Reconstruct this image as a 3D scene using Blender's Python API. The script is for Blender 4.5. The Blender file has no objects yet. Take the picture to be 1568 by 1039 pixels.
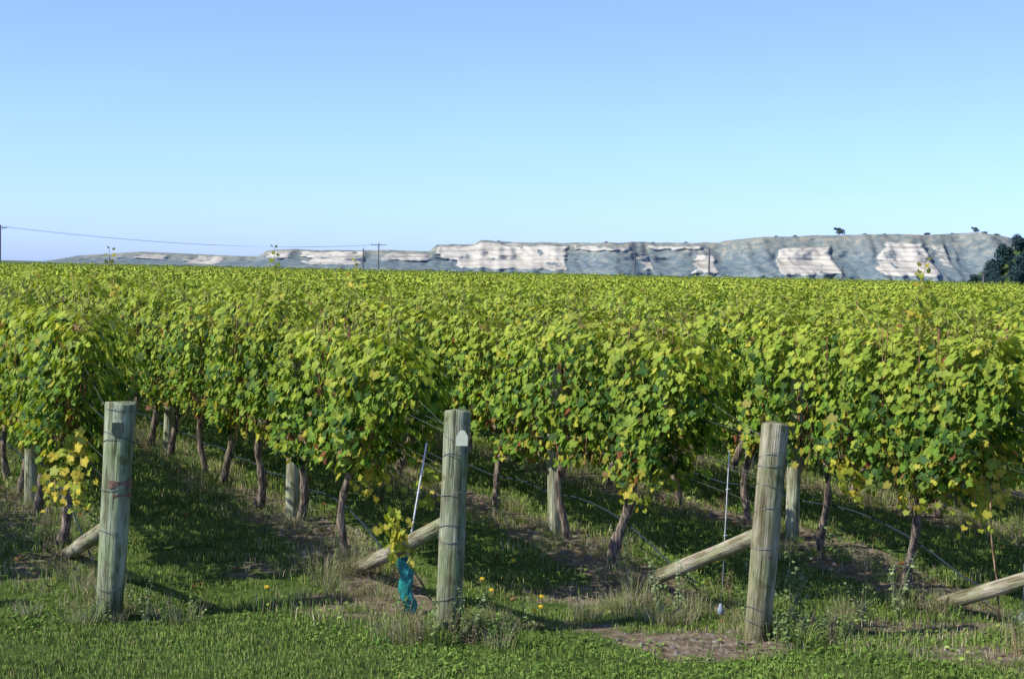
import bpy, math, random
import numpy as np
from mathutils import Vector, Matrix
rng=np.random.default_rng(7); random.seed(7)
scene=bpy.context.scene
col=scene.collection
# ------------------------------------------------------------ helpers
def vnoise(x,y,seed=0):
    x=np.asarray(x,float); y=np.asarray(y,float)
    xi=np.floor(x); yi=np.floor(y); fx=x-xi; fy=y-yi
    fx=fx*fx*(3-2*fx); fy=fy*fy*(3-2*fy)
    def h(a,b):
        n=np.sin(a*127.1+b*311.7+seed*74.7)*43758.5453
        return n-np.floor(n)
    return (h(xi,yi)*(1-fx)+h(xi+1,yi)*fx)*(1-fy)+(h(xi,yi+1)*(1-fx)+h(xi+1,yi+1)*fx)*fy
def fbm(x,y,seed=0,o=4):
    a=0.5;s=0;t=0;x=np.asarray(x,float);y=np.asarray(y,float)
    for i in range(o):
        s=s+a*vnoise(x,y,seed+i);t+=a;a*=.5;x=x*2.03+11;y=y*2.03+5
    return s/t
def sstep(t):
    t=np.clip(t,0,1);return t*t*(3-2*t)
def mesh(name,verts,faces,mats,colors=None,smooth=False,midx=None):
    me=bpy.data.meshes.new(name)
    me.from_pydata(verts.tolist() if hasattr(verts,'tolist') else verts,[],faces.tolist() if hasattr(faces,'tolist') else faces)
    if colors is not None:
        a=me.color_attributes.new("Col",'FLOAT_COLOR','POINT')
        c=np.ones((len(me.vertices),4),np.float32);c[:,:3]=np.asarray(colors)[:,:3]
        a.data.foreach_set("color",c.ravel())
    for m in (mats if isinstance(mats,list) else [mats]): me.materials.append(m)
    if midx is not None: me.polygons.foreach_set("material_index",np.asarray(midx,np.int32))
    if smooth: me.polygons.foreach_set("use_smooth",[True]*len(me.polygons))
    me.update();return me
def obj(name,me,parent=None,loc=(0,0,0),rot=(0,0,0),scale=(1,1,1)):
    o=bpy.data.objects.new(name,me);col.objects.link(o)
    o.location=loc;o.rotation_euler=rot;o.scale=scale
    if parent is not None:o.parent=parent
    return o
def empty(name,loc=(0,0,0)):
    o=bpy.data.objects.new(name,None);col.objects.link(o);o.location=loc;o.empty_display_size=.3;return o
class MB:
    def __init__(s): s.v=[];s.f=[];s.c=[];s.m=[]
    def tube(s,pts,rad,sides=8,color=(1,1,1),m=0,wob=0.0,cap=True):
        pts=[Vector(p) for p in pts];n=len(pts)
        if not hasattr(rad,'__len__'): rad=[rad]*n
        b=len(s.v)
        up=Vector((0,0,1)) if abs((pts[-1]-pts[0]).normalized().z)<.9 else Vector((1,0,0))
        for i,p in enumerate(pts):
            d=(pts[min(i+1,n-1)]-pts[max(i-1,0)]).normalized()
            a=d.cross(up).normalized();c=d.cross(a).normalized()
            for k in range(sides):
                t=2*math.pi*k/sides
                r=rad[i]*(1+wob*(random.random()-.5))
                s.v.append(tuple(p+a*math.cos(t)*r+c*math.sin(t)*r));s.c.append(color)
        for i in range(n-1):
            for k in range(sides):
                k2=(k+1)%sides
                s.f.append((b+i*sides+k,b+i*sides+k2,b+(i+1)*sides+k2,b+(i+1)*sides+k));s.m.append(m)
        if cap:
            s.f.append(tuple(b+k for k in range(sides))[::-1]);s.m.append(m)
            s.f.append(tuple(b+(n-1)*sides+k for k in range(sides)));s.m.append(m)
    def box(s,c,sz,color=(1,1,1),m=0,R=None):
        b=len(s.v);c=Vector(c)
        for x in(-.5,.5):
            for y in(-.5,.5):
                for z in(-.5,.5):
                    q=Vector((x*sz[0],y*sz[1],z*sz[2]))
                    if R is not None:q=R@q
                    s.v.append(tuple(c+q));s.c.append(color)
        for f in((0,1,3,2),(4,6,7,5),(0,4,5,1),(2,3,7,6),(0,2,6,4),(1,5,7,3)):
            s.f.append(tuple(b+i for i in f));s.m.append(m)
    def add(s,v,f,c,m=0):
        b=len(s.v)
        s.v+= [tuple(q) for q in v];s.c+=[tuple(q[:3]) for q in c]
        s.f+= [tuple(b+i for i in q) for q in f];s.m+=[m]*len(f)
    def mesh(s,name,mats,smooth=True): return mesh(name,s.v,s.f,mats,s.c,smooth,s.m)
# ------------------------------------------------------------ materials
def newmat(name):
    m=bpy.data.materials.new(name);m.use_nodes=True;nt=m.node_tree;nt.nodes.clear()
    out=nt.nodes.new('ShaderNodeOutputMaterial');p=nt.nodes.new('ShaderNodeBsdfPrincipled')
    nt.links.new(p.outputs[0],out.inputs[0]);return m,nt,p,out
def N(nt,t,**k):
    n=nt.nodes.new(t)
    for a,b in k.items():
        if a in n.inputs.keys(): n.inputs[a].default_value=b
        else:setattr(n,a,b)
    return n
def noise(nt,scale,detail=5,coord='Object',stretch=(1,1,1),rough=.6):
    tc=N(nt,'ShaderNodeTexCoord');mp=N(nt,'ShaderNodeMapping');mp.inputs['Scale'].default_value=stretch
    nt.links.new(tc.outputs[coord],mp.inputs[0])
    n=N(nt,'ShaderNodeTexNoise');n.inputs['Scale'].default_value=scale;n.inputs['Detail'].default_value=detail;n.inputs['Roughness'].default_value=rough
    nt.links.new(mp.outputs[0],n.inputs['Vector']);return n
def ramp(nt,src,stops):
    r=N(nt,'ShaderNodeValToRGB');e=r.color_ramp.elements
    while len(e)<len(stops):e.new(.5)
    for i,(p,c) in enumerate(stops):
        e[i].position=p;e[i].color=(*c,1) if len(c)==3 else c
    nt.links.new(src,r.inputs[0]);return r
def mixc(nt,fac,a,b,mode='MIX'):
    m=N(nt,'ShaderNodeMix',data_type='RGBA',blend_type=mode)
    if hasattr(fac,'is_linked'):nt.links.new(fac,m.inputs[0])
    else:m.inputs[0].default_value=fac
    for s,i in((a,6),(b,7)):
        if hasattr(s,'is_linked'):nt.links.new(s,m.inputs[i])
        else:m.inputs[i].default_value=(*s,1)
    return m.outputs[2]
def bump(nt,src,p,strength=.5,dist=.01):
    b=N(nt,'ShaderNodeBump');b.inputs['Strength'].default_value=strength;b.inputs['Distance'].default_value=dist
    nt.links.new(src,b.inputs['Height']);nt.links.new(b.outputs[0],p.inputs['Normal'])
def foliage_mat(name,trans=.3,rough=.5,var=.25,spec=.35,tcol=(1.25,1.2,.5)):
    m,nt,p,out=newmat(name)
    at=N(nt,'ShaderNodeAttribute',attribute_name='Col')
    oi=N(nt,'ShaderNodeObjectInfo')
    mr=N(nt,'ShaderNodeMapRange');mr.inputs['To Min'].default_value=1-var;mr.inputs['To Max'].default_value=1+var
    nt.links.new(oi.outputs['Random'],mr.inputs[0])
    hs=N(nt,'ShaderNodeHueSaturation');nt.links.new(mr.outputs[0],hs.inputs['Value']);nt.links.new(at.outputs['Color'],hs.inputs['Color'])
    c=hs.outputs[0]
    nt.links.new(c,p.inputs['Base Color']);p.inputs['Roughness'].default_value=rough
    p.inputs['Specular IOR Level'].default_value=spec
    if trans>0:
        tr=N(nt,'ShaderNodeBsdfTranslucent');c2=mixc(nt,1.0,c,tcol,'MULTIPLY');nt.links.new(c2,tr.inputs[0])
        ms=N(nt,'ShaderNodeMixShader');ms.inputs[0].default_value=trans
        nt.links.new(p.outputs[0],ms.inputs[1]);nt.links.new(tr.outputs[0],ms.inputs[2]);nt.links.new(ms.outputs[0],out.inputs[0])
    return m
M_leaf=foliage_mat('vine_leaf',.33,.5,.12,.17)
M_leaff=foliage_mat('vine_leaf_distant',0,.6,.12,.12)
M_grass=foliage_mat('grass_blade',0,.6,.18,.15)
M_tree=foliage_mat('tree_foliage',0,.8,.1,.1)
def wood(name,cols,scale=6):
    m,nt,p,out=newmat(name)
    n1=noise(nt,scale,9,stretch=(7,7,.28),rough=.68)
    r1=ramp(nt,n1.outputs[0],[(.32,cols[0]),(.48,cols[1]),(.66,cols[2])])
    n2=noise(nt,2.6,5,stretch=(1.5,1.5,.7));r2=ramp(nt,n2.outputs[0],[(.42,(0,0,0)),(.6,(1,1,1))])
    c=mixc(nt,r2.outputs[0],r1.outputs[0],tuple(x*y for x,y in zip(cols[1],(.62,.72,.50))))
    n5=noise(nt,5,7,stretch=(3,3,.5));r5=ramp(nt,n5.outputs[0],[(.38,(.45,.42,.35)),(.55,(1,1,1)),(.7,(1.3,1.27,1.18))])
    c=mixc(nt,1.0,c,r5.outputs[0],'MULTIPLY')
    n3=noise(nt,15,3,stretch=(5,5,.13));r3=ramp(nt,n3.outputs[0],[(.34,(.14,.12,.10)),(.385,(1,1,1))])
    c=mixc(nt,1.0,c,r3.outputs[0],'MULTIPLY')
    n4=noise(nt,7,6,stretch=(1,1,.7));r4=ramp(nt,n4.outputs[0],[(.58,(1,1,1)),(.66,(.5,.42,.30))])
    c=mixc(nt,.85,c,r4.outputs[0],'MULTIPLY')
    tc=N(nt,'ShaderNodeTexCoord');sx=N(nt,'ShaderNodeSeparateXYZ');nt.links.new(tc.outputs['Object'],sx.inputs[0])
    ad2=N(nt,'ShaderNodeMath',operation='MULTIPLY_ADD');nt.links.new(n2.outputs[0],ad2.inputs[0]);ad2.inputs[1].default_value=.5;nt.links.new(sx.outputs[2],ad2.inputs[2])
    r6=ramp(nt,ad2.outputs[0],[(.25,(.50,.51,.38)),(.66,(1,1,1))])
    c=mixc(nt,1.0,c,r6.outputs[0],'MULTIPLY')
    oi=N(nt,'ShaderNodeObjectInfo');mx=mixc(nt,1.0,c,oi.outputs['Color'],'MULTIPLY')
    nt.links.new(mx,p.inputs['Base Color']);p.inputs['Roughness'].default_value=.85;p.inputs['Specular IOR Level'].default_value=.2
    ad=N(nt,'ShaderNodeMath',operation='MULTIPLY');nt.links.new(n3.outputs[0],ad.inputs[0]);nt.links.new(n1.outputs[0],ad.inputs[1])
    bump(nt,ad.outputs[0],p,1,.03);return m
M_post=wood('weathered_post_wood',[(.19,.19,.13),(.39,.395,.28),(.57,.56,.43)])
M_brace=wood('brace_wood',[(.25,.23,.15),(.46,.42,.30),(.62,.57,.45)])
def simple(name,c,rough=.6,metal=0,var=.2,sc=20,spec=.5):
    m,nt,p,out=newmat(name);n=noise(nt,sc,4)
    r=ramp(nt,n.outputs[0],[(.3,tuple(x*(1-var) for x in c)),(.7,tuple(min(1,x*(1+var)) for x in c))])
    nt.links.new(r.outputs[0],p.inputs['Base Color']);p.inputs['Roughness'].default_value=rough;p.inputs['Metallic'].default_value=metal
    p.inputs['Specular IOR Level'].default_value=spec
    return m
M_wire=simple('galvanised_wire',(.20,.21,.21),.55,.5)
M_pipe=simple('drip_pipe',(.03,.045,.06),.9,spec=.15)
M_rust=simple('rusty_strap',(.20,.11,.075),.85,0,.5,40)
M_tag=simple('pale_tag',(.72,.72,.52),.5,0,.08)
M_dark=simple('dark_clip',(.04,.06,.045),.8,spec=.2)
M_stake=simple('white_stake',(.68,.68,.66),.5)
M_teal=simple('teal_plastic',(.02,.20,.17),.4,0,.5,14)
M_white=simple('grey_insulator',(.28,.32,.36),.4)
M_pole=simple('grey_pole',(.15,.145,.14),.9)
M_stone=simple('stone',(.20,.18,.15),.9,0,.4,9)
# bark
M_bark,nt,p,out=newmat('vine_bark')
at=N(nt,'ShaderNodeAttribute',attribute_name='Col')
n1=noise(nt,9,8,stretch=(5,5,.6));r1=ramp(nt,n1.outputs[0],[(.32,(.35,.32,.28)),(.48,(1.0,.95,.9)),(.62,(3.6,3.5,3.3))])
nt.links.new(mixc(nt,1.0,at.outputs['Color'],r1.outputs[0],'MULTIPLY'),p.inputs['Base Color']);p.inputs['Roughness'].default_value=.9
bump(nt,n1.outputs[0],p,1,.02)
# ground
M_ground,nt,p,out=newmat('ground_grass_soil')
at=N(nt,'ShaderNodeAttribute',attribute_name='Col')
sp=N(nt,'ShaderNodeSeparateColor');nt.links.new(at.outputs['Color'],sp.inputs[0])
n1=noise(nt,4,8);g=ramp(nt,n1.outputs[0],[(.3,(.045,.08,.017)),(.6,(.10,.15,.033)),(.75,(.16,.19,.06))])
n2=noise(nt,11,9);d=ramp(nt,n2.outputs[0],[(.28,(.085,.064,.042)),(.5,(.21,.165,.115)),(.72,(.36,.30,.22))])
n3=noise(nt,7,6);ad=N(nt,'ShaderNodeMath',operation='ADD');nt.links.new(n3.outputs[0],ad.inputs[0]);nt.links.new(sp.outputs[0],ad.inputs[1])
mr=N(nt,'ShaderNodeMapRange');mr.inputs['From Min'].default_value=.85;mr.inputs['From Max'].default_value=1.1;nt.links.new(ad.outputs[0],mr.inputs[0])
nt.links.new(mixc(nt,mr.outputs[0],g.outputs[0],d.outputs[0]),p.inputs['Base Color']);p.inputs['Roughness'].default_value=.95
p.inputs['Specular IOR Level'].default_value=.1
bump(nt,n2.outputs[0],p,.9,.05)
# ------------------------------------------------------------ layout
SL=0.43; dY=1/math.hypot(1,SL); D=Vector((-SL*dY,dY,0)); ANG=math.atan2(D.y,D.x)
ROW0=[-5.38,-2.98,-.43,1.82,4.1]+[6.5+2.36*i for i in range(44)]
STARTY={1:12.63,2:12.17,3:12.27,4:12.1}
FIRST={1:2.2,2:2.35,3:2.0,4:1.75}
ROWA=np.array(ROW0)
def gz(x,y):
    x=np.asarray(x,float);y=np.asarray(y,float)
    return .25*sstep((y-12.5)/3.4)+(fbm(x*1.3,y*1.3,3,3)-.5)*.10*np.exp(-np.maximum(0,y-40)/60)*(y<400)
def dirt(x,y):
    x=np.asarray(x,float);y=np.asarray(y,float)
    s=x+SL*(y-12.3)
    d=np.min(np.abs(s[...,None]-ROWA),axis=-1)*dY
    a=.72*(1-sstep((d-.24)/.35))*sstep((y-12.9)/.8)*(1-.35*sstep((-2.4-x)/.8))
    for(px,py,rx,ry,w) in((-1.0,13.25,.6,.45,1.3),(1.45,12.2,.7,.42,1.4),(.3,12.55,.9,.22,.85),(3.3,12.9,.9,.4,.9),(.8,13.4,.9,.5,.8),(3.3,12.1,.7,.2,.8),(-2.0,14.2,.6,.5,.55),(3.9,11.7,.9,.4,.9),(-.45,12.1,.35,.2,.8),(2.3,12.7,.5,.2,.6)):
        q=((x-px)/rx)**2+((y-py)/ry)**2
        a=np.maximum(a,w*np.exp(-q))
    return np.clip(a+(fbm(x*2.2,y*2.2,9)-.5)*.7,0,1)
# ground sheet
def axis(lo,hi,step,far0,far1):
    a=list(np.arange(lo,hi,step));s=step;v=hi
    while v<far1: a.append(v);s*=1.25;v+=s
    a.append(far1);s=step;v=lo;b=[]
    while v>far0:
        s*=1.25;v-=s;b.append(max(v,far0))
    return np.array(b[::-1]+a)
gx=axis(-8,9,.09,-7000,7000);gy=axis(10,24,.09,-200,9000)
X,Y=np.meshgrid(gx,gy);Z=gz(X,Y);C=dirt(X,Y)
nx=len(gx);ny=len(gy)
i=np.arange(nx*ny).reshape(ny,nx)
F=np.stack([i[:-1,:-1],i[:-1,1:],i[1:,1:],i[1:,:-1]],-1).reshape(-1,4)
V=np.stack([X,Y,Z],-1).reshape(-1,3);c=np.repeat(C.reshape(-1,1),3,1)
obj('ground',mesh('ground',V,F,M_ground,c,True))
# ------------------------------------------------------------ leaves
half=[(.10,-.33),(.36,-.42),(.55,-.16),(.50,.04),(.64,.18),(.55,.40),(.36,.42),(.22,.60)]
outl=[(0,-.12)]+half+[(0,.78)]+[(-a,b) for a,b in half[::-1]]
LT=np.array([(0,.02,0)]+[(a,b,-.22*(a*a+b*b)+(.10 if abs(a)>.3 else 0)) for a,b in outl])
nO=len(outl);LF=np.array([(0,1+k,1+(k+1)%nO) for k in range(nO)])
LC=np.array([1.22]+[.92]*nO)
LT2=np.array([(0,-.4,0),(.55,-.1,.08),(.45,.35,0),(0,.75,-.15),(-.45,.35,0),(-.55,-.1,.08)])
LF2=np.array([(0,1,2),(0,2,3),(0,3,4),(0,4,5)]);LC2=np.ones(6)
def leaves(P,Nn,tip,S,colr,lod=0):
    T,F_,CC=(LT,LF,LC) if lod==0 else (LT2,LF2,LC2)
    Nn=Nn/np.linalg.norm(Nn,axis=1,keepdims=True)
    B=tip-np.sum(tip*Nn,1,keepdims=True)*Nn;B/=np.linalg.norm(B,axis=1,keepdims=True)+1e-9
    A=np.cross(B,Nn);n=len(P)
    cup=rng.uniform(-.6,1.8,n)
    V=P[:,None]+S[:,None,None]*(T[None,:,0,None]*A[:,None]+T[None,:,1,None]*B[:,None]+(T[None,:,2]*cup[:,None])[...,None]*Nn[:,None])
    F=(F_[None]+(np.arange(n)*len(T))[:,None,None]).reshape(-1,F_.shape[1])
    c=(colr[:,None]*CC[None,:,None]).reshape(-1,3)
    return V.reshape(-1,3),F,c
GR=np.array((.150,.275,.032));DK=np.array((.050,.115,.021));YG=np.array((.375,.44,.052));YE=np.array((.60,.50,.065));RD=np.array((.24,.09,.035));BR=np.array((.28,.18,.07))
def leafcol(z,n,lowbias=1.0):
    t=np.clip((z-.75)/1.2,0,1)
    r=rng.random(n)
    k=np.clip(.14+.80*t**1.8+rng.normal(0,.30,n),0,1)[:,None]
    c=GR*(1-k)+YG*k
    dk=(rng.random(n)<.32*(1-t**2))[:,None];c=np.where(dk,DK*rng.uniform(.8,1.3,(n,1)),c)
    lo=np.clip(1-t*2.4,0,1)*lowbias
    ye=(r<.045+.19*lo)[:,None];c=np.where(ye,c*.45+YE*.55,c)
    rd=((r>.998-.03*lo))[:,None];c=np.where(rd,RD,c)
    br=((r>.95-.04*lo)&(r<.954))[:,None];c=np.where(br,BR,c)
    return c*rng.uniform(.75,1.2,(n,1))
def canopy(L,n,seed,lod=0,sz=(.043,.078),endtaper=False,ext=.1,mat=None):
    x=rng.uniform(-L/2-ext,L/2+ext,n)
    z0=.74+.36*(fbm(x*3.0,x*0+seed,seed,2)-.4)
    if endtaper: z0=z0+.5*sstep((x-.0)/(L/2))
    z1=1.93+.22*(fbm(x*3,x*0+seed*3,seed+5,2)-.5)
    if endtaper: z1=z1-.12*sstep((x-.1)/(L/2))
    u=rng.random(n);u=np.where(u<.16,u*.9,u)
    z=z0+(z1-z0)*u
    side=np.where(rng.random(n)<.5,-1,1)
    lump=fbm(x*3.2+seed,z*3.2+side*7,seed+9,3)-.5
    w=.18+.14*np.sin(np.clip((z-.6)/1.45,0,1)*math.pi)**.6+.50*lump
    if endtaper: w=w*np.sqrt(np.clip(1-((x)/(L/2+ext+.02))**6,.05,1))
    q=rng.random(n)**2.0
    y=side*np.maximum(w,.04)*(1-.75*q)
    Nn=np.stack([rng.normal(0,.42,n),side*1.0+rng.normal(0,.3,n),.50+rng.normal(0,.35,n)+1.0*np.clip((z-1.75)/.2,0,1)],-1)
    tip=np.stack([rng.normal(0,.5,n),side*.4,-1+rng.normal(0,.3,n)],-1)
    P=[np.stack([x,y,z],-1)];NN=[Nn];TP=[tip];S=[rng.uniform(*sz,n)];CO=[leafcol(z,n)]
    ns=int(L*5.2)
    stems=[]
    for k in range(ns):
        bx=rng.uniform(-L/2,L/2);h=rng.choice([.10,.16,.22,.34],p=[.4,.33,.2,.07]);by=rng.normal(0,.1)
        lx,ly=rng.normal(0,.12,2);m=int(h/.035)+2
        tt=np.linspace(0,1,m)
        p=np.stack([bx+lx*tt**1.5,by+ly*tt**1.5,1.86+(h+.08)*tt],-1)
        stems.append(p)
        a=rng.uniform(0,6.3)+np.arange(m)*2.6
        off=np.stack([np.cos(a),np.sin(a),0*a+.2],-1)*.045
        P.append(p+off);NN.append(np.stack([np.cos(a)*.6,np.sin(a)*.6,.9+0*a],-1)+rng.normal(0,.3,(m,3)));TP.append(off*10+rng.normal(0,.3,(m,3))-np.array((0,0,.4)))
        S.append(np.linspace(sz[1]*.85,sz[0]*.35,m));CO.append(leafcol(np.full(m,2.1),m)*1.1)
    for k in range(int(L*3)):
        bx=rng.uniform(-L/2,L/2);sd=rng.choice([-1,1]);by=sd*.2;bz=rng.uniform(.95,1.7);m=6
        tt=np.linspace(0,1,m)
        p=np.stack([bx+rng.normal(0,.2)*tt,by+sd*.22*tt,bz-.25*tt**2],-1)+rng.normal(0,.02,(m,3))
        P.append(p);NN.append(np.stack([rng.normal(0,.4,m),sd+0*tt,.7+0*tt],-1));TP.append(np.stack([rng.normal(0,.4,m),sd*.4+0*tt,-1+0*tt],-1))
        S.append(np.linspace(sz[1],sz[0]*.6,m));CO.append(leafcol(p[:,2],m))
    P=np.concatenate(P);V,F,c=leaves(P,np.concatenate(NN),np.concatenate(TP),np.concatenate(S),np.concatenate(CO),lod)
    V=V.tolist();F=F.tolist();c=c.tolist()
    mi=[0]*len(F)
    mb=MB();mb.v=[tuple(q) for q in V];mb.f=[tuple(q) for q in F];mb.c=[tuple(q) for q in c];mb.m=mi
    if lod==0:
        for p in stems: mb.tube(p,[.004]*(len(p)-1)+[.002],4,(.18,.17,.05),1,cap=False)
    return mb.mesh('vine_canopy',[mat or M_leaf,M_bark],False)
HI=[canopy(1.35,1380,s) for s in range(10)]
ENDM=[canopy(1.15,960,20+s,endtaper=True,ext=.04) for s in range(3)]
MID=[canopy(1.35,640,40+s,1,(.066,.10)) for s in range(6)]
LOW=[canopy(2.7,520,60+s,1,(.11,.15),mat=M_leaff) for s in range(4)]
# ------------------------------------------------------------ vine wood
def vinewood(seed):
    random.seed(seed);mb=MB()
    R=random.uniform(.030,.042);n=14
    lean=random.uniform(.08,.32);sx=random.uniform(-.05,.05)
    pts=[];rad=[]
    for i in range(n):
        t=i/(n-1)
        pts.append((-lean*(1-t)**1.4+.035*math.sin(t*7+seed),sx*(1-t)+.03*math.sin(t*6+seed*2),-.06+.93*t))
        rad.append(R*(1.2-.45*t+.3*math.exp(-t*9)+(.25 if t>.88 else 0)+.15*math.sin(t*19+seed)))
    mb.tube(pts,rad,9,(.12,.098,.076),0,.3)
    for sd in(-1,1):
        p=[(pts[-1][0]+sd*q*.62,pts[-1][1]+.02*math.sin(q*9+seed),pts[-1][2]+.03*math.sin(q*6+seed)-.02) for q in np.linspace(0,1,8)]
        mb.tube(p,[R*.75*(1-.5*q) for q in np.linspace(0,1,8)],6,(.10,.08,.06),0,.3)
    for k in range(16):
        bx=random.uniform(-.62,.62);y=random.gauss(0,.02);x2=random.gauss(0,.12);y2=random.gauss(0,.1)
        mb.tube([(bx,y,.87),(bx+x2*.3,y+y2*.6,1.15),(bx+x2*.7,y+y2,1.5),(bx+x2,y+y2*.9,1.85)],[.0055,.005,.004,.003],5,(.15,.08,.04),0)
    for k in range(11):
        bx=random.uniform(-.6,.6);y2=random.choice([-1,1])*random.uniform(.1,.3)
        mb.tube([(bx,0,.9),(bx+random.gauss(0,.08),y2*.7,1.0),(bx+random.gauss(0,.15),y2,.8+random.uniform(-.15,.2))],[.005,.004,.003],5,(.20,.10,.05),0)
    return mb.mesh('vine_trunk',M_bark)
TR=[vinewood(s) for s in range(9)]
def postmesh(h,r,seed,mat,sides=28,below=.3,flare=0):
    random.seed(seed);mb=MB();n=30;pts=[];rad=[]
    a,b=random.uniform(0,6),random.uniform(0,6)
    for i in range(n):
        t=i/(n-1);z=-below+(h+below-.012)*t
        pts.append((.006*math.sin(t*5+a),.006*math.sin(t*4+b),z));rad.append(r*(1+flare*t+.02*math.sin(t*11+a)))
    pts+= [(pts[-1][0],pts[-1][1],h-.004),(pts[-1][0],pts[-1][1],h)];rad+=[rad[-1]*.985,rad[-1]*.93]
    mb.tube(pts,rad,sides)
    v=[]
    for x,y,z in mb.v:
        t=math.atan2(y,x);k=1+.025*math.sin(3*t+a)+.015*math.sin(7*t+b)+.01*math.sin(13*t+z*2)
        v.append((x*k,y*k,z+ (.006*math.sin(t*2+a) if z>h-.02 else 0)))
    mb.v=v
    return mb.mesh('post',mat)
def rowpt(k,t,z=0.0,off=0.0):
    x0=ROW0[k];y0=STARTY.get(k,12.3)
    return Vector((x0+D.x*t+off*D.y,y0+D.y*t-off*D.x,z))
# ------------------------------------------------------------ rows
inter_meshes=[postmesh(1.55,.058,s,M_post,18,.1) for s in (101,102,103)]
IPT={1:4.3,2:4.05,3:3.55,4:3.75}
for k in range(len(ROW0)):
    start=rowpt(k,0);par=empty('grapevine_row',(start.x,start.y,0))
    def add(name,me,P,rz,sc=(1,1,1),tilt=0):
        o=obj(name,me,par,(P.x-start.x,P.y-start.y,P.z),(tilt,0,rz),sc);return o
    inview=lambda P:abs(P.x)<.335*P.y+3.0 and P.y<150
    P=rowpt(k,1.30)
    if inview(P):
        P.z=.22;add('end_canopy',ENDM[k%3],P,ANG+math.pi,(1,1.05,1.0))
    t=FIRST.get(k,2.35);j=0
    while True:
        P=rowpt(k,t)
        if P.y>150:break
        if P.y<55:
            if inview(P):
                P.z=.25
                fl=random.random()<.5
                s=random.uniform(.93,1.06)
                lib=HI if P.y<24 else MID
                add('canopy',random.choice(lib),P,ANG+(math.pi if fl else 0),(1.04,random.uniform(.9,1.1),s))
                if P.y<34:
                    Q=rowpt(k,t+random.uniform(-.12,.12));zb=float(gz(Q.x,Q.y));add('trunk',TR[random.randrange(9)],Vector((Q.x,Q.y,zb)),ANG+math.pi,(1,1,1+(.25-zb)/.9),random.uniform(-.07,.07))
            t+=1.36
        else:
            if inview(P):
                P.z=.25;add('canopy',random.choice(LOW),P,ANG+(math.pi if random.random()<.5 else 0),(1.03,1.1,random.uniform(.94,1.06)))
            t+=2.7
        j+=1
    for q in range(4 if k<9 else 0):
        P=rowpt(k,IPT.get(k,3.45)+5.6*q)
        if inview(P) and P.y<32:
            P.z=.22
            if q==0 and k in(1,2,3,4):
                o=obj('wooden_trellis_post',inter_meshes[k%3],None,P,(random.uniform(-.01,.01),.012,random.random()*6));o.scale=(1.1,1.1,1)
            else: o=add('trellis_post',inter_meshes[q%3],P,random.random()*6)
            o.color=(1.5,1.5,1.65,1)
    if k<12:
        mb=MB()
        L=34
        for zz,of in((.92,0),(1.12,.05),(1.12,-.05),(1.45,.06),(1.45,-.06),(1.8,0)):
            pts=[]
            for t in np.linspace(0,L,18):
                z=zz+.25
                if t==0:z=min(zz+.08,1.5)
                if 0<t<2.5:z=zz+.25*(t/2.4)
                q=rowpt(k,t,z,of if t>0 else of*.9);pts.append(q-Vector((start.x,start.y,0)))
            mb.tube(pts,.0016,4,(1,1,1),0,cap=False)
        pts=[]
        for t in np.linspace(1.0,L,90):
            z=.22+.40+.018*math.sin(t*4.6)+ (-.35*(1-sstep((t-1.0)/1.6)))
            q=rowpt(k,t,float(z),.05+.01*math.sin(t*2.1));pts.append(q-Vector((start.x,start.y,0)))
        mb.tube(pts,.007,6,(1,1,1),1)
        obj('wires',mb.mesh('row_wires',[M_wire,M_pipe]),par)
# ------------------------------------------------------------ end posts
def endpost(k,h,r,leanx,leany,seed,brz,footT,col_,flare=0):
    base=rowpt(k,0);base.z=0
    top=base+Vector((leanx,leany,h))
    par=empty('wooden_end_post',base)
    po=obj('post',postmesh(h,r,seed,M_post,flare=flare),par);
    d=(top-base);po.rotation_euler=d.to_track_quat('Z','Y').to_euler();po.color=col_
    f=rowpt(k,footT);f.z=float(gz(f.x,f.y))+.0
    a=base+d*(brz/h)+D*(r*.75)
    L=(a-f).length
    br=obj('brace',postmesh(L,.060,seed+50,M_brace,20,.12),par);br.location=f-base;br.rotation_euler=(a-f).to_track_quat('Z','Y').to_euler();br.color=(1,1,1,1)
    return par,base,d,top
def rings(par,d,r,hs,h,mat=M_wire,th=.0026,tilt=.05,name='wire_wrap'):
    mb=MB();R=d.to_track_quat('Z','Y').to_matrix();random.seed(int(h*100)+len(hs))
    for z in hs:
        a=random.uniform(-tilt,tilt);b=random.uniform(-tilt,tilt)
        pts=[R@Vector(((r+th)*1.035*math.cos(t),(r+th)*1.035*math.sin(t),z+a*math.cos(t)+b*math.sin(t))) for t in np.linspace(0,2*math.pi,33)]
        mb.tube(pts,th,5,cap=False)
    obj(name,mb.mesh('wire_wrap',mat),par)
def strap(par,d,r,z,hh,mat,name,ang0=0,ang1=2*math.pi):
    R=d.to_track_quat('Z','Y').to_matrix();v=[];f=[];n=28
    for i,t in enumerate(np.linspace(ang0,ang1,n)):
        for q in(-hh/2,hh/2):
            w=q*(1+.5*math.sin(t*3))
            for rr in(1.045,1.06): v.append(tuple(R@Vector((r*rr*math.cos(t),r*rr*math.sin(t),z+w+.01*math.sin(t*2)))))
    for i in range(n-1):
        b=i*4;f+=[(b+1,b+5,b+7,b+3),(b,b+2,b+6,b+4),(b,b+4,b+5,b+1),(b+2,b+3,b+7,b+6)]
    obj(name,mesh(name,v,f,mat),par)
p1,b1,d1,t1=endpost(1,1.62,.098,.08,.0,11,.70,2.0,(1.02,1.12,1.0,1),.15)
rings(p1,d1,.108,[.25,.62,.98,1.32,1.36,1.56],1.62)
strap(p1,d1,.107,1.02,.05,M_rust,'rust_strap',math.pi*.9,math.pi*1.8)
strap(p1,d1,.107,.93,.03,M_rust,'rust_strap',math.pi*1.0,math.pi*1.55)
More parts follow.
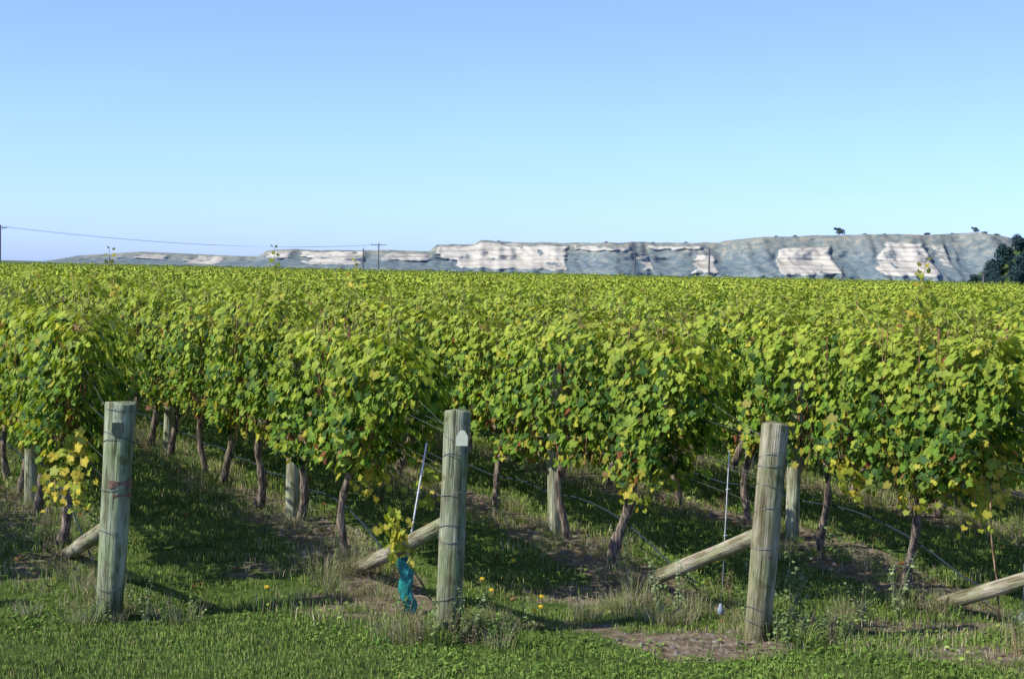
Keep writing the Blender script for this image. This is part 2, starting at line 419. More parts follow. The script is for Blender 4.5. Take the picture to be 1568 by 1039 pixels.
p2,b2,d2,t2=endpost(2,1.65,.092,.06,.02,12,.84,2.1,(.85,.89,.78,1))
rings(p2,d2,.093,[.3,.75,.79,1.05,1.33,1.37,1.42],1.65)
p3,b3,d3,t3=endpost(3,1.60,.096,.11,.0,13,.78,1.75,(1.03,.95,.86,1),.05)
rings(p3,d3,.100,[.18,.22,.7,.95,1.12,1.28,1.31,1.36],1.60)
p4,b4,d4,t4=endpost(4,1.6,.095,.05,0,14,.62,1.6,(1,1,1,1));rings(p4,d4,.096,[.7,1.2,1.35],1.6)
p0,b0,d0,t0=endpost(0,1.6,.095,.05,0,15,.72,1.9,(1,1,1,1))
def tag(par,d,r,z,w,h,mat,name,x=0.0,roof='up'):
    if roof=='up': sh=[(-w/2,-h/2),(w/2,-h/2),(w/2,h*.1),(w*.18,h/2),(-w*.18,h/2),(-w/2,h*.1)]
    else: sh=[(-w/2,h/2),(w/2,h/2),(w/2,-h*.1),(w*.15,-h/2),(-w*.15,-h/2),(-w/2,-h*.1)]
    v=[];n=len(sh)
    for yy in(-r-.018,-r-.006):
        for a,b in sh: v.append(tuple(Vector((x+a,yy,0))+d.normalized()*(z+b)))
    f=[tuple(range(n)),tuple(range(n,2*n))[::-1]]+[(i,(i+1)%n,n+(i+1)%n,n+i)[::-1] for i in range(n)]
    obj(name,mesh(name,v,f,mat),par)
tag(p2,d2,.09,1.46,.085,.11,M_tag,'number_tag',.035)
tag(p1,d1,.115,1.42,.085,.12,M_dark,'metal_clip',.012,'down')
# ------------------------------------------------------------ young vines, stakes, guards
def youngvine(P,top,seed=1,nleaf=26,zl=(.35,.65)):
    random.seed(seed);par=empty('young_grapevine',P)
    mb=MB();d=Vector(top)-Vector(P)
    mb.tube([d*t+Vector((.012*math.sin(t*9),0,0)) for t in np.linspace(0,1,9)],[.009-.004*t for t in np.linspace(0,1,9)],6,(.14,.09,.05))
    n=nleaf;tt=rng.uniform(*zl,n)
    Pp=np.array([tuple(d*(t/d.z)) for t in tt])+rng.normal(0,.055,(n,3))
    a=rng.uniform(0,6.3,n);Nn=np.stack([np.cos(a),np.sin(a)-.6,.5+0*a],-1)
    c=np.where(rng.random((n,1))<.6,YG*1.1,GR*.3+YE*.7)
    V,F,c=leaves(Pp,Nn,np.stack([rng.normal(0,.5,n),rng.normal(0,.3,n),-1+0*a],-1),rng.uniform(.035,.07,n),c)
    obj('stem',mb.mesh('stem',M_bark),par);obj('leaves',mesh('leaves',V,F,M_leaf,c),par)
    return par
yv=youngvine((-.77,12.95,.02),(-.86,12.95,.74),seed=3,nleaf=70,zl=(.40,.74))
v=[];f=[];n=20;m=13;random.seed(2)
for j in range(m):
    for i in range(n):
        t=2*math.pi*i/n;z=.42*j/(m-1)
        ct,st=math.cos(t),math.sin(t)
        sq=1/max(abs(ct),abs(st))**.55
        r=.046*sq*(1+.10*math.sin(3*t+j*.9)+.07*math.sin(5*t-j*1.9))+random.uniform(-.003,.003)
        v.append((r*ct*1.1-.14*z+.012*math.sin(j*.9),r*st*.8,z+.012*math.sin(t*2)*(j==m-1)))
for j in range(m-1):
    for i in range(n): f.append((j*n+i,j*n+(i+1)%n,(j+1)*n+(i+1)%n,(j+1)*n+i))
g=obj('vine_guard',mesh('vine_guard',v,f,M_teal,None,False),yv,(.03,-.02,.0))
def stake(a,b,r=.008,name='thin_stake'):
    mb=MB();a=Vector(a);b=Vector(b)
    mb.tube([a,a.lerp(b,.5),b,b+(b-a).normalized()*.004],[r,r,r,r*.5],8)
    for t in(.35,.7):
        q=a.lerp(b,t);mb.tube([q+Vector((-.012,0,0)),q+Vector((.02,0,.004))],.004,5)
    obj(name,mb.mesh(name,M_stake))
stake((-.83,12.98,.05),(-.64,13.02,1.32),.007)
stake((1.66,13.0,.3),(1.69,13.02,1.32),.004)
yv4=youngvine((3.78,12.95,.05),(3.70,13.1,1.3),seed=5,nleaf=12,zl=(.7,1.2))
for x,y in((1.62,12.75),(3.85,12.6),(-3.15,13.1)):
    mb=MB();z=float(gz(x,y))+.13
    mb.tube([(0,0,-.045),(0,0,-.04),(0,0,0),(0,0,.02),(0,0,.04)],[.015,.024,.024,.015,.01],10)
    mb.tube([(0,0,.04),(.01,0,.2),(.02,.05,.4)],.0012,4)
    obj('drip_line_end_cap',mb.mesh('cap',M_white),None,(x,y,z))
# ------------------------------------------------------------ special shoots
def shoot(rx,ry,z0,h,seed,lean=.1,yellow=0.0,n=14,droop=False,parent=None,name='tall_vine_shoot',size=(.045,.085)):
    r=np.random.default_rng(seed);mb=MB()
    tt=np.linspace(0,1,n)
    if droop: p=np.stack([lean*tt+.03*np.sin(tt*6+seed),-.1*tt,-h*tt],-1)
    else: p=np.stack([lean*tt**2+.02*np.sin(tt*7+seed),.03*np.sin(tt*5),h*tt],-1)
    mb.tube(p,[.005]*(n-1)+[.002],5,(.2,.16,.05),1,cap=False)
    a=np.arange(n)*2.5+seed
    k=2 if not droop else 3
    P=[];Nn=[];T=[];S=[];Cc=[]
    for q in range(k):
        off=np.stack([np.cos(a+q*2),.6*np.sin(a+q*2),0*a],-1)*(.055+.02*q)
        P.append(p+off+r.normal(0,.012*(1+droop*2.5),(n,3)));Nn.append(np.stack([.5*np.cos(a),-.8+0*a,.5+0*a],-1)+r.normal(0,.35,(n,3)))
        T.append(off*8+np.array((0,0,-.8)));S.append(np.linspace(size[1],size[0]*(.6 if not droop else 1),n)*r.uniform(.8,1.1,n))
        b=(r.random((n,1))<yellow);Cc.append(np.where(b,YE*r.uniform(.7,1.1,(n,1)),YG*r.uniform(.55,1.0,(n,1))))
    V,F,c=leaves(np.concatenate(P),np.concatenate(Nn),np.concatenate(T),np.concatenate(S),np.concatenate(Cc))
    mb.add(V.tolist(),F.tolist(),c.tolist(),0)
    obj(name,mb.mesh(name,[M_leaf,M_bark],False),parent,(rx,ry,z0))
shoot(4.75,20,2.1,.80,3,.1,.3,n=12,size=(.07,.11));shoot(4.9,20.1,2.1,.6,4,-.05,.3,n=10,size=(.07,.11))
shoot(-5.9,25,2.1,.78,5,-.03,.2,n=9,size=(.07,.12));shoot(-4.2,30,2.1,.90,6,-.02,.2,n=9,size=(.08,.13));shoot(-2.75,29,2.1,.70,7,.05,.2,n=9,size=(.08,.13))
shoot(-5.5,22,2.1,.45,8,.1,n=7);shoot(1.1,26,2.1,.45,9,.1,n=7)
shoot(-3.42,13.35,1.3,.58,31,.05,.4,13,True,name='yellow_vine_shoot')
shoot(-3.52,13.5,1.15,.35,33,-.1,.3,10,True,name='yellow_vine_shoot')
random.seed(77)
for x,y,z,h,s in((3.62,13.2,1.45,.5,35),(3.85,13.15,1.3,.4,37),(3.35,13.8,1.15,.4,39),(3.72,13.35,1.2,.5,41),(-3.7,14.0,1.1,.35,43),(-.62,13.5,1.1,.3,45),(2.9,14.3,1.1,.3,47),(-1.2,14.2,1.05,.3,49),(1.0,14.0,1.05,.3,51),(3.95,13.5,1.35,.4,53),(3.5,13.4,1.25,.4,55)):
    shoot(x,y,z,h,s,random.uniform(-.12,.12),.45 if x>3 else .25,12,True,name='yellow_vine_shoot')
# ------------------------------------------------------------ grass patches
def blades(n,size,hr,wr,cols,lean=.5,clump=None):
    if clump is None: bx=rng.uniform(-size/2,size/2,(n,2))
    else: bx=rng.normal(0,size/3,(n,2))
    h=rng.uniform(*hr,n);w=rng.uniform(*wr,n);a=rng.uniform(0,6.283,n);l=rng.uniform(.1,1,n)*lean*h
    la=rng.uniform(0,6.283,n) if clump is None else np.arctan2(bx[:,1],bx[:,0])+rng.normal(0,.6,n)
    dx=np.cos(a)*w;dy=np.sin(a)*w;lx=np.cos(la)*l;ly=np.sin(la)*l;z=np.zeros(n)-.01
    v=np.stack([np.stack([bx[:,0]-dx,bx[:,1]-dy,z],-1),np.stack([bx[:,0]+dx,bx[:,1]+dy,z],-1),
        np.stack([bx[:,0]+lx*.4+dx*.8,bx[:,1]+ly*.4+dy*.8,h*.6],-1),np.stack([bx[:,0]+lx*.4-dx*.8,bx[:,1]+ly*.4-dy*.8,h*.6],-1),
        np.stack([bx[:,0]+lx,bx[:,1]+ly,h*(1-.25*l/h)],-1)],1).reshape(-1,3)
    o=np.arange(n)*5
    f=[(q,q+1,q+2,q+3) for q in o.tolist()]+[(q+3,q+2,q+4) for q in o.tolist()]
    cols=np.array(cols);ci=cols[rng.integers(0,len(cols),n)]*rng.uniform(.75,1.25,(n,1))
    c=np.repeat(ci,5,0);return v,f,c
def clover(n,size,hr,sr,cols):
    T=np.array([(0,0,0),(.5,.25,.1),(.55,.75,.05),(0,1,0),(-.55,.75,.05),(-.5,.25,.1)])
    P=rng.uniform(-size/2,size/2,(n,3));P[:,2]=rng.uniform(*hr,n)
    Vs=[];Fs=[];Cs=[]
    cols=np.array(cols);ci=cols[rng.integers(0,len(cols),n)]*rng.uniform(.8,1.2,(n,1));b=0
    for q in range(n):
        s=rng.uniform(*sr);a0=rng.uniform(0,6.3);tx,ty=rng.normal(0,.35,2)
        for k in range(3):
            a=a0+k*2.09;ca,sa=math.cos(a),math.sin(a)
            x=T[:,0]*ca-T[:,1]*sa;y=T[:,0]*sa+T[:,1]*ca;z=T[:,2]+x*tx+y*ty
            Vs.append(P[q]+s*np.stack([x,y,z],-1));Fs.append([b,b+1,b+2,b+3,b+4,b+5]);b+=6;Cs.append(np.repeat(ci[q:q+1],6,0))
    return np.concatenate(Vs),Fs,np.concatenate(Cs)
def weed(seed,h,n=5,colr=(.10,.17,.04),dry=False):
    random.seed(seed);mb=MB();P=[];Nn=[];T=[];S=[]
    for k in range(n):
        bx,by=random.gauss(0,.05),random.gauss(0,.05);hh=h*random.uniform(.55,1.05);lx,ly=random.gauss(0,.1)*h*2,random.gauss(0,.1)*h*2
        pts=[(bx+lx*t*t,by+ly*t*t,hh*t-.01) for t in np.linspace(0,1,6)]
        mb.tube(pts,[.0035,.0035,.003,.0025,.002,.0012],4,tuple(colr) if not dry else (.3,.24,.12),0,cap=False)
        for q in np.linspace(.1,1,int(hh/.022)):
            a=random.random()*6.28;P.append((bx+lx*q*q+.02*math.cos(a),by+ly*q*q+.02*math.sin(a),hh*q));Nn.append((.3*math.cos(a),.3*math.sin(a),1));T.append((math.cos(a),math.sin(a),random.uniform(-.2,.9)));S.append(random.uniform(.018,.038)*(1.2-.5*q))
    P=np.array(P);m=len(P);T=np.array(T);Nn=np.array(Nn)+rng.normal(0,.25,(m,3))
    cc=np.array(colr)*rng.uniform(.7,1.35,(m,1))
    V,F,c=leaves(P,Nn,T,np.array(S)*(.45 if dry else 1),cc,1);mb.add(V.tolist(),F.tolist(),c.tolist(),0)
    return mb.mesh('weed',M_grass,False)
G=[(.165,.27,.042),(.22,.31,.06),(.11,.19,.030),(.28,.34,.09)]
DG=[(.38,.33,.19),(.30,.26,.15),(.46,.40,.26),(.22,.21,.09),(.17,.20,.06)]
def gm(parts):
    mb=MB()
    for v,f,c in parts: mb.add(v.tolist(),f,c.tolist())
    return mb.mesh('grass_patch',M_grass,False)
LUSH=[gm([blades(640,.6,(.012,.035),(.002,.0038),[tuple(q*s_ for q in g_) for g_ in G+G[:2]+DG[3:5]]),blades(25,.6,(.035,.07),(.002,.0035),G)]) for s_ in (.8,.9,1,1,1.1,1.15)]
CLOV=[gm([blades(340,.6,(.015,.04),(.002,.0038),G),clover(80,.56,(.012,.035),(.008,.015),[(.12,.22,.03),(.17,.26,.05)])]) for _ in range(3)]
MIXD=[gm([blades(300,.6,(.03,.09),(.0018,.0034),G+DG+G),clover(20,.5,(.01,.04),(.01,.016),G)]) for _ in range(4)]
SPAR=[gm([blades(110,.6,(.02,.08),(.0015,.003),DG+G[:2]),clover(12,.5,(.01,.03),(.01,.02),G)]) for _ in range(3)]
DRY=[gm([blades(130,.2,(.12,.28),(.0012,.0025),DG[:4]+G[:2],.9,1)]) for _ in range(4)]
TUFT=[gm([blades(110,.18,(.08,.22),(.002,.0035),G,.9,1)]) for _ in range(3)]
WEED=[weed(s,h,n,c) for s,h,n,c in((1,.32,5,(.16,.22,.07)),(2,.22,6,(.14,.23,.05)),(3,.42,4,(.20,.25,.11)),(4,.16,7,(.12,.23,.04)))]
WDRY=[weed(s,h,n,(.33,.25,.14),True) for s,h,n in((11,.34,8),(12,.25,10))]
gp=empty('grass')
def put(name,me,x,y,s=1,par=gp,tilt=0):
    return obj(name,me,par,(x,y,float(gz(x,y))),(random.uniform(-tilt,tilt),random.uniform(-tilt,tilt),random.random()*6.28),(s,s,s*random.uniform(.8,1.2)))
random.seed(5)
y=10.4
while y<33:
    sp=.38 if y<17 else (.54 if y<24 else .85)
    x=-(.32*y+.6)
    while x<.32*y+.6:
        xx=x+random.uniform(-.12,.12);yy=y+random.uniform(-.12,.12)
        dd=float(dirt(np.array([xx]),np.array([yy]))[0]);s=(1 if y<17 else 1.4 if y<24 else 1.9)
        if dd<.28:
            cl=float(fbm(xx*.8,yy*.8,31,2))>.56
            me=random.choice(CLOV) if cl else LUSH[int(np.clip((float(fbm(xx*1.1,yy*1.1,41,3))-.25)*12+random.uniform(-1,1),0,5))]
        elif dd<.44: me=random.choice(MIXD)
        elif dd<.66: me=random.choice(SPAR)
        else: me=random.choice(SPAR) if random.random()<.2 else None
        if me: put('grass_patch',me,xx,yy,s*random.uniform(.9,1.15))
        x+=sp
    y+=sp
wp=empty('weeds')
for k in range(0,14):
    t=.4
    while t<22:
        P=rowpt(k,t,0,random.gauss(0,.2))
        if abs(P.x)<.33*P.y+.6:
            r=random.random()
            lib=DRY if r<.36 else TUFT if r<.50 else WEED if r<.74 else WDRY if r<.86 else None
            if lib: put('weed',random.choice(lib),P.x,P.y,random.uniform(.35,1.0),wp,.1)
        t+=random.uniform(.09,.25)
for(k,n) in((1,26),(2,38),(3,24),(4,24)):
    b=rowpt(k,0)
    for q in range(n):
        a=random.random()*6.28;rr=random.uniform(.10,.5)
        x=b.x+math.cos(a)*rr*1.3;yy=b.y+math.sin(a)*rr*.7
        if k==3 and x<b.x and yy<b.y and random.random()<.7: continue
        lib=random.choice([DRY,TUFT,WEED,WEED,WDRY,DRY]);put('weed',random.choice(lib),x,yy,random.uniform(.4,1.05),wp,.1)
for(x,yy,s) in((2.05,12.5,1.25),(2.18,12.6,1.35),(1.95,12.7,1.1),(2.75,12.9,1.0),(2.3,12.4,.9),(-2.7,12.5,.8),(-.25,12.1,1.05),(-.5,12.0,1.1),(1.35,12.9,1.1),(1.15,13.1,1),(3.1,13.3,1.1)):
    put('weed',WEED[2] if random.random()<.6 else WEED[0],x,yy,s,wp,.1)
for q in range(50):
    x=random.uniform(-4,4.2);yy=random.uniform(10.8,13);put('weed',random.choice([WEED[3],TUFT[0],TUFT[1]]),x,yy,random.uniform(.25,.42),wp,.1)
for x,yy in((.8,12.9),(1.2,12.75),(1.4,12.8),(1.0,13.2),(-1.2,13.5),(2.6,13.0),(-1.45,14.2),(-.2,12.5),(-1.5,13.9),(3.4,13.4)):
    for q in range(4): put('weed',random.choice(DRY),x+random.gauss(0,.14),yy+random.gauss(0,.1),random.uniform(.45,.95),wp,.12)
M_yel=simple('dandelion_yellow',(.85,.6,.02),.6,0,.1)
for x,yy,h in((-.20,13.6,.14),(-.12,13.2,.13),(.27,13.1,.12),(.21,12.75,.10),(.26,12.85,.12),(-1.9,13.4,.1),(.05,14.2,.12)):
    mb=MB();mb.tube([(0,0,0),(.01,0,h*.5),(0,0,h)],.002,5,(.1,.2,.04),1)
    for ring,(rr,zz) in enumerate(((.017,.0),(.012,.004),(.006,.008))):
        for q in range(14):
            a=q*6.283/14+ring*.2;ca,sa=math.cos(a),math.sin(a)
            mb.add([(0,0,h+zz),(rr*ca-.003*sa,rr*sa+.003*ca,h+zz+.003),(rr*1.15*ca,rr*1.15*sa,h+zz+.001),(rr*ca+.003*sa,rr*sa-.003*ca,h+zz+.003)],[(0,1,2,3)],[(1,1,1)]*4,0)
    obj('dandelion',mb.mesh('dandelion',[M_yel,M_grass],False),None,(x,yy,float(gz(x,yy))),(.5,0,0))
# stones
mb=MB();random.seed(9);nn=0
while nn<800:
    x=random.uniform(-5,5.5);yy=random.uniform(11.4,19)
    dd=float(dirt(np.array([x]),np.array([yy]))[0])
    if dd<.55: continue
    nn+=1
    s=random.uniform(.008,.028) if random.random()<.94 else random.uniform(.028,.05)
    z=float(gz(x,yy))
    ph=(1+5**.5)/2
    vs=[(-1,ph,0),(1,ph,0),(-1,-ph,0),(1,-ph,0),(0,-1,ph),(0,1,ph),(0,-1,-ph),(0,1,-ph),(ph,0,-1),(ph,0,1),(-ph,0,-1),(-ph,0,1)]
    fs=[(0,11,5),(0,5,1),(0,1,7),(0,7,10),(0,10,11),(1,5,9),(5,11,4),(11,10,2),(10,7,6),(7,1,8),(3,9,4),(3,4,2),(3,2,6),(3,6,8),(3,8,9),(4,9,5),(2,4,11),(6,2,10),(8,6,7),(9,8,1)]
    sx,sy,sz=random.uniform(.7,1.3),random.uniform(.7,1.3),random.uniform(.4,.8)
    vv=[(x+a*s*.55*sx*random.uniform(.8,1.2),yy+q*s*.55*sy*random.uniform(.8,1.2),z+c_*s*.55*sz) for a,q,c_ in vs]
    mb.add(vv,fs,[(1,1,1)]*12)
obj('stones',mb.mesh('stones',M_stone,False))
n=260;P=np.zeros((n,3));q=0
while q<n:
    x=random.uniform(-5,5.5);yy=random.uniform(12.6,20);P[q]=(x,yy,float(gz(x,yy))+random.uniform(.015,.05));q+=1
V,F,c=leaves(P,np.stack([rng.normal(0,.3,n),rng.normal(0,.3,n),1+0*P[:,0]],-1),rng.normal(0,1,(n,3)),rng.uniform(.03,.055,n),np.array([BR,YE*.7,RD])[rng.integers(0,3,n)])
obj('fallen_leaves',mesh('fallen_leaves',V,F,M_leaf,c))
# ------------------------------------------------------------ hills
prof=[(-700,-8),(-100,-5),(60,-3),(120,9),(160,12),(215,17),(290,14),(395,14),(408,23),(440,25),(580,27),(655,27),(665,36),(690,38),(722,39),(732,45),(860,44),(1000,48),(1100,49),(1142,50),(1160,59),(1280,65),(1420,68),(1490,73),(1530,68),(1568,63),(1700,66),(2300,60)]
YH=2500.0
px=np.array([p[0] for p in prof]);ph_=np.array([p[1] for p in prof])
hx=np.arange(-1350,1400,2.5)
pxx=784+hx/YH*2600
H=np.interp(pxx,px,ph_)*YH/2600+2.7
H=H+(fbm(hx/26,hx*0,51,4)-.5)*3.5*np.clip(H/30,0,1)
H=np.maximum(H,.3)
rows_=np.concatenate([np.linspace(0,1,48),np.linspace(1.02,1.3,5)])
FACES=[(668,720,.30,.97,.9),(700,866,.02,.95,1),(1035,1088,.0,.66,1),(972,992,.1,.6,.8),(1150,1260,.0,.76,1),(1312,1404,.0,.84,1),(215,262,.4,.9,.6),(300,347,.1,.95,.8),(410,455,.4,.95,.6),(470,562,.15,.95,.85),(590,655,.4,.95,.6),(875,960,.66,.94,.7),(985,1075,.70,.94,.65),(1090,1140,.74,.9,.5),(1165,1240,.84,.95,.45),(1405,1440,.2,.8,.5)]
spur=fbm(hx/70,hx*0+3,61,4)-.5
V=[];Cc=[]
for v in rows_:
    sh=(fbm(hx/26,hx*0+v*4,65,4)-.5)*34
    CL=0*hx
    for a,b,lo,hi,w_ in FACES:
        tt=np.clip((v-lo)/(hi-lo),0,1)
        a2=a+(b-a)*.30*tt if a in(1150,1312,1035) else a
        top=hi-.13*(fbm(hx/16,hx*0,int(a)%50,3)-.25)
        bot=lo+.12*fbm(hx/14,hx*0+3,int(a)%40,3)
        m_=sstep((pxx+sh-a2)/6)*sstep((b-pxx-sh*.4)/5)*sstep((v-bot)/.06)*sstep((top-v)/.03)
        CL=np.maximum(CL,w_*m_)
    fine=(fbm(hx/13,hx*0+v*6,71,4)-.5)
    gul=np.abs(fbm(hx/26+v*1.2,hx*0+v*2.5,77,3)-.5)*2
    if v<=1:
        z=H*v
        yo=-150+100*sstep(v/.45)*.7+50*v+30*v*v
        yo=yo+spur*120*(1-.45*v)+fine*8*(1.05-v)+gul*30*(1-v*.7)-CL*10
    else:
        z=H*(1+(v-1)*.12);yo=-0+(v-1)*1500+spur*120*.55+gul*9
    V.append(np.stack([hx,YH+yo,z-(1 if v==0 else 0)],-1))
    th=fbm(hx/12+v*1.2,hx*0+v*7,81,4)
    gsh=fbm(hx/20+v*1.5,hx*0+v*2,87,3)
    Cc.append(np.stack([np.clip(CL*np.where(th>.70,.25,1),0,1),gsh,np.full_like(hx,v)],-1))
V=np.array(V);Cc=np.array(Cc);ny,nx=V.shape[:2];i=np.arange(nx*ny).reshape(ny,nx)
F=np.stack([i[:-1,:-1],i[:-1,1:],i[1:,1:],i[1:,:-1]],-1).reshape(-1,4)
M_hill,nt,p,out=newmat('hill_haze_tinted_scrub_and_cliff')
at=N(nt,'ShaderNodeAttribute',attribute_name='Col');sp=N(nt,'ShaderNodeSeparateColor');nt.links.new(at.outputs['Color'],sp.inputs[0])
n1=noise(nt,.08,8,stretch=(1,1,1.6),rough=.65);sc=ramp(nt,n1.outputs[0],[(.38,(.115,.17,.20)),(.5,(.17,.225,.24)),(.64,(.27,.295,.27))])  # blue-grey scrub tones: distance haze is painted into the base colour
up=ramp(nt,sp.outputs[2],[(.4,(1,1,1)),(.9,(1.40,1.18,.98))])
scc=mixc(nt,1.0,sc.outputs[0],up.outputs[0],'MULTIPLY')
n2=noise(nt,.09,6,stretch=(.12,.08,3.2),rough=.6);cf=ramp(nt,n2.outputs[0],[(.36,(.32,.305,.26)),(.48,(.50,.475,.40)),(.62,(.64,.61,.52))])
ad=N(nt,'ShaderNodeMath',operation='ADD');nt.links.new(sp.outputs[0],ad.inputs[0])
n3=noise(nt,.14,6,stretch=(1,1,2));sb=N(nt,'ShaderNodeMath',operation='MULTIPLY_ADD');nt.links.new(n3.outputs[0],sb.inputs[0]);sb.inputs[1].default_value=1.2;sb.inputs[2].default_value=-.60
nt.links.new(sb.outputs[0],ad.inputs[1])
mr=N(nt,'ShaderNodeMapRange');mr.inputs['From Min'].default_value=.33;mr.inputs['From Max'].default_value=.56;nt.links.new(ad.outputs[0],mr.inputs[0])
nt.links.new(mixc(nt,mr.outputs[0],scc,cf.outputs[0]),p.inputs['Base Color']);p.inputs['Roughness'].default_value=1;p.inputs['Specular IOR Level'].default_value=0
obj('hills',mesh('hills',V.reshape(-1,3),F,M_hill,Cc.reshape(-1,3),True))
def treemesh(seed,h,w,n,colr,leaf,flat=.7):
    random.seed(seed);r=np.random.default_rng(seed);mb=MB()
    mb.tube([(0,0,0),(.02*h,0,h*.3),(0,.01*h,h*.6),(0,0,h*.75)],[.04*h,.03*h,.02*h,.005*h],7,(.07,.06,.05),1)
    cs=[(r.normal(0,w*.36),r.normal(0,w*.36),h*r.uniform(.35,.85),w*r.uniform(.28,.45)) for _ in range(13)]
    for c in cs[:6]: mb.tube([(0,0,h*.3),(c[0]*.5,c[1]*.5,(h*.3+c[2])/2),c[:3]],[.015*h,.01*h,.004*h],5,(.07,.06,.05),1)
    P=[]
    for q in range(n):
        c=cs[q%13];d=r.normal(0,1,3);d/=np.linalg.norm(d);P.append(np.array(c[:3])+d*c[3]*r.uniform(.6,1)*np.array((1,1,flat)))
    P=np.array(P)
    Nn=r.normal(0,1,(n,3));Nn[:,2]+=.6;k=r.uniform(.6,1.35,(n,1))
    V,F,c=leaves(P,Nn,r.normal(0,1,(n,3)),r.uniform(leaf*.6,leaf,n),np.array(colr)*k,1)
    mb.add(V.tolist(),F.tolist(),c.tolist(),0);return mb.mesh('tree',[M_tree,M_bark],False)
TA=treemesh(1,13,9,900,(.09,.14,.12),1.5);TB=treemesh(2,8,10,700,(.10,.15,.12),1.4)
for pxl,s,me in((1283,1.0,TA),(1490,.75,TA),(1418,.6,TB),(1502,.6,TB),(1523,.55,TB),(1185,.35,TB),(1215,.4,TB),(1050,.35,TB),(925,.35,TB),(1560,.5,TB),(760,.3,TB),(1320,.35,TB),(1000,.3,TB),(1350,.3,TB),(1460,.35,TB)):
    x=(pxl-784)/2600*YH;Hx=float(np.interp(x,hx,H))
    yo=float(np.interp(x,hx,spur))*120*.55+18
    obj('hilltop_tree',me,None,(x,YH+yo,Hx-1.2),(0,0,pxl),(s,s,s))
# dark wooded slope rising out of frame on the right
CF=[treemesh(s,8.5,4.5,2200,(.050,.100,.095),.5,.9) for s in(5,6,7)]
cb=empty('wooded_slope')
random.seed(4)
def slz(x,y): return 11.0*float(sstep((x-91)/19))*math.sin(min(1,(y-318)/30)*math.pi/2)*(1-max(0,(y-356)/24)**2)
sv=[];sf=[]
xs=np.linspace(88,190,34);ys=np.linspace(318,380,12)
for y_ in ys:
    for x_ in xs: sv.append((x_,y_,slz(x_,y_)-.2))
for a in range(11):
    for b in range(33): q=a*34+b;sf.append((q,q+1,q+35,q+34))
obj('slope_ground',mesh('slope_ground',sv,sf,M_ground,[(0,0,0)]*len(sv),True),cb)
for q in range(150):
    yy=random.uniform(322,352);x=random.uniform(94,140)
    s=random.uniform(.35,.6)*(.5+.5*min(1,max(0,(x-93)/5)))
    obj('slope_tree',random.choice(CF),cb,(x,yy,slz(x,yy)-.4),(0,0,random.random()*6),(s,s,s))
def pole(x,y,h,arm=True,w=2.2,k=1.0):
    mb=MB();mb.tube([(0,0,-1),(0,0,h*.5),(0,0,h-.05),(0,0,h)],[.17*k,.15*k,.12*k,.10*k],10)
    if arm:
        mb.box((0,-.14,h-.5),(w,.1,.13))
        for q in(-.45,-.17,.17,.45): mb.tube([(q*w,-.14,h-.42),(q*w,-.14,h-.3),(q*w,-.14,h-.2)],[.03,.07,.05],8)
        mb.tube([(-.3*w,-.14,h-.5),(0,-.14,h-1.1),(.3*w,-.14,h-.5)],.03,5)
    obj('utility_pole',mb.mesh('utility_pole',M_pole,False),None,(x,y,.2))
pole(-81,268,8.0);pole(-31,390,8.2,True,3.6);pole(46,400,8.8,False,k=1.4);pole(28.5,400,6.9,True,2.4,1.3);pole(60,310,4.6,False,k=1.2);pole(83,300,4.4,True,1.2,1.2);pole(-35,395,7.0,False)
mb=MB()
for of in(-.9,0,.9):
    A=Vector((-81+of,268,7.95));B=Vector((-31+of,390,7.95))
    mb.tube([A.lerp(B,t)-Vector((0,0,3.2*4*t*(1-t)*.5)) for t in np.linspace(0,1,20)],.011,4,cap=False)
A=Vector((-150,180,8));B=Vector((-81,268,7.95))
mb.tube([A.lerp(B,t)-Vector((0,0,4*t*(1-t))) for t in np.linspace(0,1,12)],.011,4,cap=False)
obj('power_lines',mb.mesh('power_lines',M_pole,False))
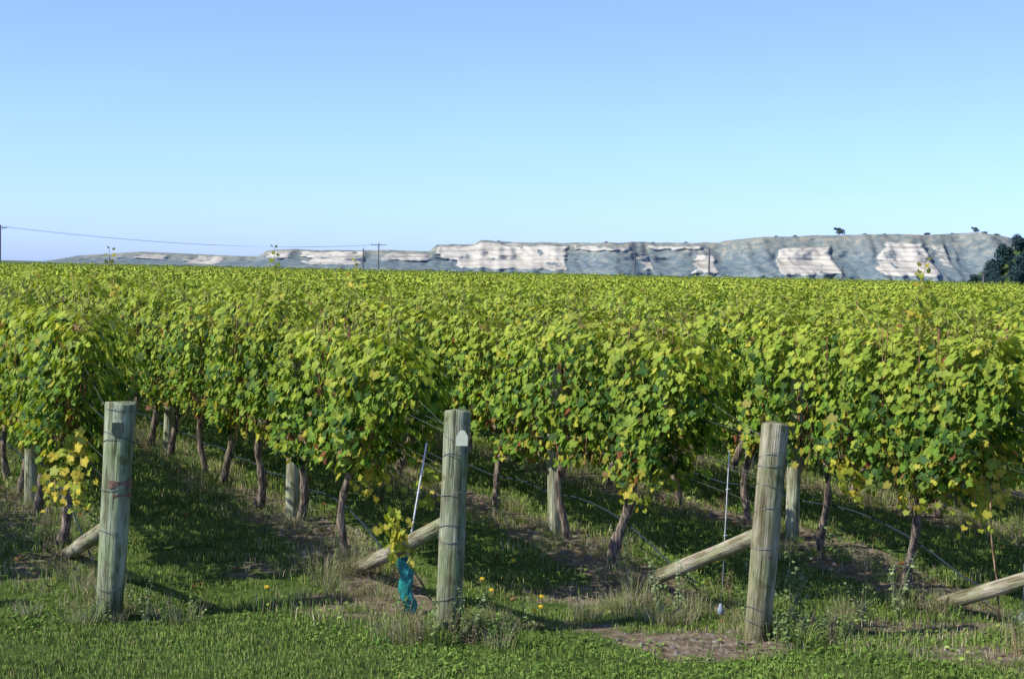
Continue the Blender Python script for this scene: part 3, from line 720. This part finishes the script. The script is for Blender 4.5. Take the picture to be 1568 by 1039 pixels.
# ------------------------------------------------------------ light
S=Vector((-.92,-.39,0)).normalized()*math.cos(math.radians(42))+Vector((0,0,math.sin(math.radians(42))))
sl=bpy.data.lights.new('sun','SUN');sl.energy=5.0;sl.angle=math.radians(.5);sl.color=(1,.96,.87)
so=bpy.data.objects.new('sun',sl);col.objects.link(so);so.rotation_euler=(-S).to_track_quat('-Z','Y').to_euler()
w=bpy.data.worlds.new("World");scene.world=w;w.use_nodes=True;nt=w.node_tree
bg=nt.nodes['Background'];sky=nt.nodes.new('ShaderNodeTexSky');sky.sky_type='NISHITA';sky.sun_disc=False
sky.sun_elevation=math.radians(42);sky.sun_rotation=math.atan2(S.x,S.y)%(2*math.pi);sky.air_density=1.0;sky.dust_density=.6;sky.ozone_density=1.6;sky.altitude=0
tc=N(nt,'ShaderNodeTexCoord');sx=N(nt,'ShaderNodeSeparateXYZ');nt.links.new(tc.outputs['Generated'],sx.inputs[0])
tr=ramp(nt,sx.outputs[2],[(0.0,(.96,1.33,2.7)),(.05,(.86,1.17,2.5)),(.12,(.88,1.08,2.35)),(.24,(.97,1.02,2.2)),(.45,(.62,.64,.85))])
mc=mixc(nt,1.0,sky.outputs[0],tr.outputs[0],'MULTIPLY')
nc=noise(nt,2.2,5,'Generated',(1,1,5));rc=ramp(nt,nc.outputs[0],[(.5,(0,0,0)),(.8,(.25,.25,.25))])
zc=ramp(nt,sx.outputs[2],[(.14,(0,0,0)),(.24,(1,1,1)),(.32,(0,0,0))])
cf_=mixc(nt,1.0,rc.outputs[0],zc.outputs[0],'MULTIPLY')
nt.links.new(mixc(nt,cf_,mc,(4.6,5.4,6.9)),bg.inputs[0]);bg.inputs[1].default_value=.13
# ------------------------------------------------------------ camera
cd=bpy.data.cameras.new('camera');cam=bpy.data.objects.new('camera',cd);col.objects.link(cam)
cd.sensor_width=36;cd.lens=36*2600/1568;cd.clip_start=.1;cd.clip_end=20000
M=Matrix.Translation((0,0,2.66))@Matrix.Rotation(math.radians(90-2.32),4,'X')@Matrix.Rotation(math.radians(1.2),4,'Z')
cam.matrix_world=M;scene.camera=cam
scene.view_settings.view_transform='Standard'
scene.view_settings.look='None'
scene.view_settings.exposure=0
